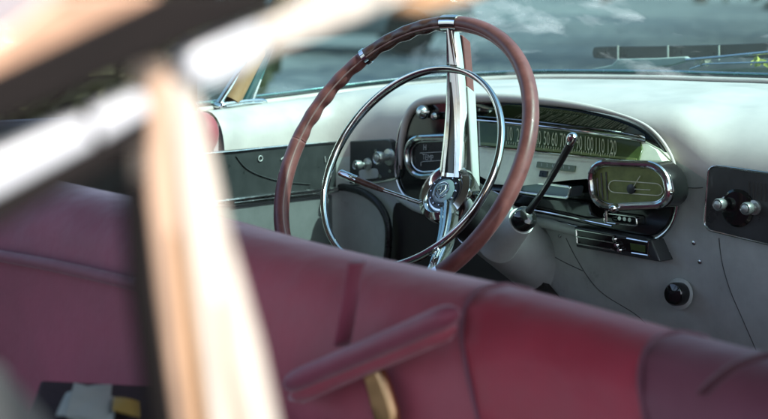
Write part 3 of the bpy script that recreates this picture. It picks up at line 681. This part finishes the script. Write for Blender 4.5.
bar([(190, 56), (205, 46), (262, 22), (268, 56), (220, 84), (197, 84), (188, 70)], .62, .012, whitepaint, 'rail_bright_end')  # white, cream and tan pieces imitate one reflection fading along the rail
bar([(262, 22), (300, 8), (330, -12), (470, -30), (420, -6), (370, 16), (300, 44), (268, 56)], .622, .012, cream_p, 'slanted_rail')
bar([(330, -12), (470, -30), (540, -30), (470, 2), (420, 14), (395, 8)], .64, .012, tan_trim_refl, 'rail_tan_fade')
bar([(-40, 360), (2, 366), (48, 419), (60, 440), (-40, 440)],    .75, .02, charcoal, 'corner_gusset')
bar([(-60, -30), (90, -30), (62, -6), (0, 40), (-60, 66)], .61, .012, gutter_m, 'roof_gutter')

# things lying on a box on the rear seat
bx = MB().add(*plate([atZ(x, y, .80) for x, y in ((40, 380), (200, 388), (230, 440), (20, 440))], (0, 0, -.3))).build('storage_box', carpet, None, smooth=False, bevel=.004)
tag(bx, 'dark maroon box behind the front seat under papers', 'box')
def sheet(q, z, h, ph, mb):
    P = [atZ(x, y, z) for x, y in q]; rows = []
    for i in range(9):
        u = i/8; rows.append([P[0].lerp(P[1], v/8).lerp(P[3].lerp(P[2], v/8), u)+Vector((0, 0, h*(.5+.5*math.sin(ph+2.2*v/8+1.3*u)))) for v in range(9)])
    V, Fc = grid(rows); n = len(V); V += [p-Vector((0, 0, .0008)) for p in V]; Fc += [tuple(k+n for k in f) for f in Fc]; return mb.add(V, Fc)
mb = MB(); sheet([(66, 399), (112, 393), (108, 426), (56, 426)], .803, .010, .2, mb); sheet([(74, 395), (117, 400), (112, 428), (66, 424)], .806, .012, 1.7, mb)
tag(mb.build('folded_paper', paper, None), 'pale folded paper lying on the dark box', 'paper')
mb = MB(); sheet([(114, 403), (139, 405), (140, 417), (112, 416)], .806, .006, .9, mb)
tag(mb.build('yellow_card', yellowcard, None), 'small yellow card beside the pale folded paper', 'card')

# ================================================================== OUTSIDE
g = MB().add([(-200, -200, 0), (200, -200, 0), (200, 200, 0), (-200, 200, 0)], [(0, 1, 2, 3)]).build('ground', asphalt, None, smooth=False)
tag(g, kind='structure')
def tree(x, y, h, w, lab):
    t = thing('tree', lab, 'tree', (x, y, 0), 'added trees shading the ground')
    MB().add(*tube([(x, y, -.1), (x+.1, y, h*.3), (x, y+.1, h*.55), (x, y, h*.8)], [.25, .2, .14, .05], 10)).build('trunk', bark, t)
    mb = MB()
    cl_ = [(Vector((x+random.gauss(0, w*.45), y+random.gauss(0, w*.45), h*random.uniform(.25, 1.0))), random.uniform(.5, 1.0)*w*.42) for _ in range(26)]
    for c, r in cl_:
        for _ in range(90):
            d = Vector((random.gauss(0, 1), random.gauss(0, 1), random.gauss(0, .8))).normalized()*r*random.uniform(.4, 1.05); p = c+d
            u = Vector((random.uniform(-1, 1), random.uniform(-1, 1), random.uniform(-1, 1))).normalized()*.17; v = u.orthogonal().normalized()*.11
            mb.add([p-u, p+v, p+u, p-v], [(0, 1, 2, 3)])
    mb.build('added_tree_crown', leaf, t, smooth=False)
for px, D, h in ((840, 17, 6), (870, 22, 7), (930, 27, 7), (860, 33, 8), (900, 40, 8), (1000, 36, 8), (880, 50, 9), (1020, 50, 9), (820, 60, 9), (700, 62, 9), (1090, 30, 8), (1060, 23, 7), (1170, 42, 9), (960, 20, 6)):  # trees out of view, added to streak the ground with shade
    p = atD(px, 0, D); tree(p.x, p.y, h, h*.62, 'leafy tree added out of view to shade the ground ahead')
def hedge_clump(x, y, r, h, lab):
    mb = MB()
    for _ in range(900):
        d = Vector((random.gauss(0, 1), random.gauss(0, 1), random.gauss(0, 1))).normalized(); p = Vector((x+d.x*r*random.uniform(.6, 1), y+d.y*r*random.uniform(.6, 1), h*.5+d.z*h*.5*random.uniform(.6, 1)))
        u = Vector((random.uniform(-1, 1), random.uniform(-1, 1), random.uniform(-1, 1))).normalized()*.14; v = u.orthogonal().normalized()*.09
        mb.add([p-u, p+v, p+u, p-v], [(0, 1, 2, 3)])
    return tag(mb.build('bush', leaf, smooth=False), lab, 'bush', 'bushes beyond the car')
for i, (px, D) in enumerate(((-10, 12), (45, 11.5), (95, 12.5), (145, 12))):
    p = atD(px, 0, D); hedge_clump(p.x, p.y, .95, 1.25, 'dark olive bush beyond the driver side of the car')
car_paint = [mat('white_car_paint', (.70, .72, .72), .2, coat=.6), mat('silver_car_paint', (.40, .43, .44), .2, .6, coat=.6)]
car_glass = mat('car_window', (.03, .04, .045), .05, coat=.5)
def parked_car(px, D, rz, m_, lab):
    p = atD(px, 0, D); t = thing('parked_car', lab, 'car', (p.x, p.y, 0), 'cars parked beyond the car')
    Mx = Matrix.Translation((p.x, p.y, 0)) @ Matrix.Rotation(rz, 4, 'Z')
    def prof(pts, hw, taper): 
        secs = []
        for sgn, k in ((-1, taper), (-1, 1), (1, 1), (1, taper)): pass
        rows = []
        for y, k in ((-hw, .90), (-hw*.96, 1.0), (0, 1.0), (hw*.96, 1.0), (hw, .90)):
            rows.append([Mx @ Vector((x*(.985 if k < 1 else 1), y, .55+(z-.55)*(k if k < 1 else 1))) for x, z in pts])
        V, Fc = grid([r+[r[0]] for r in rows]); n = len(pts)+1
        Fc += [tuple(range(n-1)), tuple(4*n+i for i in range(n-1))[::-1]]
        return V, Fc
    bodyp = [(-2.2, .35), (-2.25, .6), (-2.2, .85), (-1.6, .93), (-1.0, .95), (.9, .92), (1.9, .82), (2.2, .68), (2.25, .45), (2.15, .3), (1.0, .25), (-1.0, .25)]
    MB().add(*prof(bodyp, .88, .9)).build('body', m_, t, angle=50)
    cab = [(-1.55, .93), (-1.1, 1.32), (-.5, 1.42), (.2, 1.40), (.95, .92)]
    MB().add(*prof(cab, .74, .9)).build('cabin', m_, t, angle=50)
    for s_ in (-1, 1):
        for q in ([(-1.3, .97), (-1.0, 1.27), (-.45, 1.34), (-.42, .97)], [(-.34, .97), (-.36, 1.34), (.15, 1.32), (.70, .97)]):
            MB().add(*plate([Mx @ Vector((x, s_*.742, z)) for x, z in q], Mx.to_3x3() @ Vector((0, s_*.01, 0)))).build('window', car_glass, t)
        for x in (-1.35, 1.4):
            wh = MB().add(*lathe(Mx @ Vector((x, s_*.72, .32)), Mx.to_3x3() @ Vector((0, s_, 0)), [(.2, 0), (.32, .02), (.32, .17), (.26, .19), (.2, .18)], 24)).build('wheel', rubber, t)
parked_car(300, 24, R(50), car_paint[1], 'silver car parked in the open beyond the windshield')
# ================================================================== LIGHT, WORLD, CAMERA
w = bpy.data.worlds.new('World'); S.world = w; w.use_nodes = True
nt = w.node_tree; bg = nt.nodes['Background']; sky = nt.nodes.new('ShaderNodeTexSky'); sky.sky_type = 'NISHITA'; sky.sun_disc = False
SUN_EL, SUN_AZ = R(50), R(17)          # azimuth measured from +X towards +Y
sd = Vector((math.cos(SUN_EL)*math.cos(SUN_AZ), math.cos(SUN_EL)*math.sin(SUN_AZ), math.sin(SUN_EL)))
sky.sun_elevation = SUN_EL; sky.sun_rotation = math.atan2(sd.x, sd.y); sky.air_density = 1.0; sky.dust_density = 2.5; sky.ozone_density = 1.0
nt.links.new(sky.outputs[0], bg.inputs['Color']); bg.inputs['Strength'].default_value = .13
L = bpy.data.lights.new('sun', 'SUN'); L.energy = 2.7; L.angle = R(.5); L.color = (1, .95, .88)
lo = bpy.data.objects.new('sun', L); COL.objects.link(lo); lo.rotation_euler = (-sd).to_track_quat('-Z', 'Y').to_euler(); lo.location = sd*20
cam = bpy.data.cameras.new('camera'); cam.sensor_width = 36; cam.lens = F/768*36; cam.clip_start = .02; cam.clip_end = 1000
cam.dof.use_dof = True; cam.dof.focus_distance = 2.52; cam.dof.aperture_fstop = (cam.lens/1000)/.0142; cam.dof.aperture_blades = 0
co = bpy.data.objects.new('camera', cam); COL.objects.link(co)
M = Matrix((right, up, -fwd)).transposed().to_4x4(); M.translation = C; co.matrix_world = M
S.camera = co
S.view_settings.view_transform = 'Standard'; S.view_settings.look = 'None'; S.view_settings.exposure = 1.6; S.view_settings.gamma = 1
S.cycles.max_bounces = 10; S.cycles.transparent_max_bounces = 12; S.cycles.use_denoising = True; S.cycles.sample_clamp_indirect = 6; S.cycles.caustics_reflective = False
